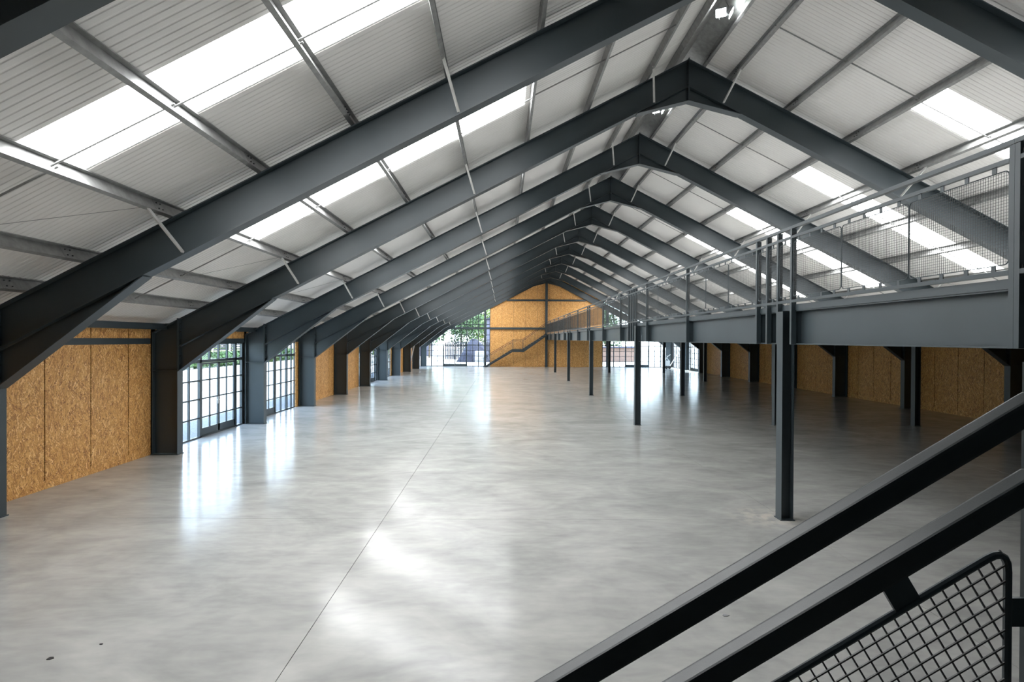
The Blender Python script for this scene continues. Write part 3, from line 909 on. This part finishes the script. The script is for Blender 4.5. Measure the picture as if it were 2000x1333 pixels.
# ------------------------------------------------------------------ outside
gnd = MB().box(-120, -9.20, -60, 180, -.30, -.06).box(18.80, 140, -60, 180, -.30, -.06).box(-9.2, 18.8, GY + .18, 180, -.30, -.06)
struct(gnd.build('ground', M['yard']))
tag(MB().box(-11.9, -9.26, -5, GY + 3, -.06, -.045).build('gravel_strip', M['gravel']), 'strip of grey gravel outside along the left wall', 'gravel', kind='stuff')
tag(MB().box(-120, -31.4, -60, 180, -.06, -.05).build('lawn', M['grass']), 'grass verge beyond the hedge outside the left wall', 'grass', kind='stuff')

def foliage(mb, c, rad, n_, s):
    for _ in range(n_):
        while True:
            p = Vector((random.uniform(-1, 1), random.uniform(-1, 1), random.uniform(-1, 1)))
            if .25 < p.length < 1: break
        p = Vector((p.x * rad[0], p.y * rad[1], p.z * rad[2])) + Vector(c)
        a = Vector((random.gauss(0, 1), random.gauss(0, 1), random.gauss(0, 1))).normalized(); b_ = a.orthogonal().normalized()
        i = len(mb.v); q = s * random.uniform(.6, 1.3)
        mb.v += [tuple(p - a * q), tuple(p + b_ * q * .5), tuple(p + a * q), tuple(p - b_ * q * .5)]
        mb.f.append((i, i + 1, i + 2, i + 3))
def leafmesh(mb, name, mat):
    me = bpy.data.meshes.new(name); me.from_pydata(mb.v, [], mb.f); me.materials.append(mat); return me
def tree(x, y, h, rad, mat, lab, n_=3600):
    t = thing('tree', (x, y, -.05), lab, 'tree', 'trees outside the hall')
    MB().tube([(0, 0, 0), (.1, 0, h * .35), (-.05, .1, h * .6)], .16, 8).build('trunk', M['bark'], t)
    mb = MB()
    for q in range(7):
        a = random.uniform(0, 6.28); rr_ = random.uniform(0, .55) * rad
        foliage(mb, (math.cos(a) * rr_, math.sin(a) * rr_, h * random.uniform(.28, .82)), (rad * .58, rad * .58, h * .22), n_ // 7, .26)
    link('foliage', leafmesh(mb, 'foliage', mat), t)
# hedge outside the left wall
mb = MB()
for q in range(46):
    foliage(mb, (-30.2 + random.uniform(-.2, .2), 20 + q * 2.4, .72), (.8, 1.6, .78), 700, .19)
h = link('hedge', leafmesh(mb, 'hedge', M['leaf']))
tag(h, 'low clipped green hedge beyond the yard, seen through the left glazing', 'hedge')
# fence of dark boards behind hedge
def board_fence(x, ya, yb, lab):
    t = thing('board_fence', (x, ya, 0), lab, 'fence')
    mb = MB()
    for z in (1.05, 1.35, 1.65, 1.95, 2.2): mb.box(-.02, .02, 0, yb - ya, z - .10, z + .10)
    mb.build('boards', M['timber'], t)
    pmx = MB().box(.03, .16, -.07, .07, 0, 2.5).mesh('post', M['white'])
    y = 0
    while y <= yb - ya:
        o = link('post', pmx, t); o.location = (0, y, 0); y += 4.0
board_fence(-33, 48, 92, 'dark boarded fence with pale posts behind the hedge outside left')
for i, (x, y, hh, rd, ml, lb) in enumerate([
    (-39, 40, 8, 4.2, 'leaf', 'broad green tree behind the fence, nearest of the row outside left'),
    (-39, 51, 8, 4.8, 'leaf_light', 'yellow-green tree behind the boarded fence outside left'),
    (-39, 61, 8, 4.6, 'leaf', 'green tree behind the fence, seen through the first glazed bay'),
    (-39, 71, 8, 4.8, 'leaf_light', 'tall pale tree behind the fence outside left'),
    (-40, 83, 9, 5.0, 'leaf', 'green tree at the far end of the fence outside left'),
    (-43, 106, 10, 5.2, 'leaf', 'distant green tree beyond the end of the hedge'),
    (-15.5, 74, 7, 3.6, 'leaf_light', 'yellow-green tree at the left edge of the far glazing'),
    (-12.0, 92, 10, 4.4, 'leaf', 'dark green tree behind the yard, left part of far glazing'),
    (-7.5, 100, 11, 4.6, 'leaf', 'tall green tree beyond the slatted fence'),
    (-3.0, 112, 12, 4.8, 'leaf_light', 'pale tree behind the house beyond the far glazing'),
    (13.0, 104, 12, 4.5, 'leaf', 'green tree seen above the deck through the right gable glazing'),
    (20.0, 110, 12, 5.0, 'leaf', 'green tree beyond the brick building at right')]):
    tree(x, y, hh, rd, M[ml], lb)
# slatted fence beyond the far doors
t_ = thing('slatted_fence', (-8.6, 84, 0), 'weathered vertical slat fence beyond the far glazed doors', 'fence')
mb = MB()
for q in range(30): mb.box(q * .24, q * .24 + .18, -.02, .02, 0, 2.5 + .08 * (q % 3))
mb.build('slats', M['timber'], t_)
MB().box(0, 7.1, .02, .07, .5, .62).box(0, 7.1, .02, .07, 1.9, 2.02).build('cross_rails', M['timber'], t_)
# sloping grey heap
mb = MB()
segs = 14
prof = [(0, 3.1, .35), (1, 2.4, 1.0), (2, 1.2, 1.75), (3, .0, 2.2)]
i = len(mb.v)
rings = []
for (q, z, rr_) in prof:
    ring = []
    for s in range(segs):
        a = 2 * math.pi * s / segs
        j = 1 + .14 * math.sin(3 * a + q) + random.uniform(-.05, .05)
        ring.append(len(mb.v)); mb.v.append((math.cos(a) * rr_ * j, math.sin(a) * rr_ * j * .8, z))
    rings.append(ring)
for a, b_ in zip(rings, rings[1:]):
    for s in range(segs): mb.f.append((a[s], a[(s + 1) % segs], b_[(s + 1) % segs], b_[s]))
mb.f.append(tuple(reversed(rings[0]))); mb.f.append(tuple(rings[-1]))
o = mb.build('rubble_heap', M['heap']); o.location = (-3.9, 76, -.06)
tag(o, 'dark grey steep heap outside, right of the slatted fence', 'heap')
# louvred unit
t_ = thing('louvred_unit', (-2.9, 71, -.06), 'white framed box with dark louvres outside, beside the left gable post', 'cabinet')
MB().box(-.6, .6, 0, .8, 0, 1.55).build('body', M['white'], t_)
mb = MB()
for q in range(6): mb.box(-.48, .48, -.03, 0, .18 + q * .22, .28 + q * .22)
mb.build('louvres', M['grey'], t_)
def house(x, y, w_, d_, h_, mat, lab, rise=2.0):
    t = thing('house', (x, y, -.06), lab, 'building')
    MB().box(0, w_, 0, d_, 0, h_).build('walls', mat, t)
    MB().prism([(-.3, h_), (w_ + .3, h_), (w_ / 2, h_ + rise)], -.3, d_ + .3).build('pitched_roof', M['roofing'], t)
    wm = MB().box(0, .9, -.05, 0, 0, 1.1).mesh('window', M['dark'])
    for q in range(int(w_ // 2.4)):
        o = link('window', wm, t); o.location = (.8 + q * 2.4, 0, h_ * .45)
house(-2.6, 90, 8, 7, 6.2, M['render'], 'lilac-grey house behind the left gable post, beyond the yard')
house(-20, 100, 7, 6, 3.0, M['render'], 'low grey house far off at the left of the far glazing', 1.4)
t_ = thing('brick_building', (11.2, 78, -.06), 'low pale brick building seen through the right gable glazing', 'building')
MB().box(0, 7.2, 0, 5, 0, 1.95).build('walls', M['brick'], t_)
MB().box(-.2, 7.4, -.3, 5.2, 1.95, 2.08).build('flat_roof', M['roofing'], t_)

# small dark debris lying on the floor
for i, (x, y, lab) in enumerate([(-4.25, 5.31, 'small dark speck of debris on the floor, nearest the lower left corner'), (-3.95, 5.56, 'tiny dark speck on the floor, just right of and behind the larger one'), (2.46, 6.16, 'small brown-grey chip on the floor in front of the stair handrail')]):
    mb = MB(); r0 = (.028, .016, .03)[i]
    ring = [(x + math.cos(a * 1.047) * r0 * random.uniform(.6, 1.5), y + math.sin(a * 1.047) * r0 * random.uniform(.5, 1.0)) for a in range(6)]
    mb.prism(ring, .0, .006, 'z')
    tag(mb.build('floor_debris', M['bolt'] if i < 2 else M['grey']), lab, 'debris', kind='thing')
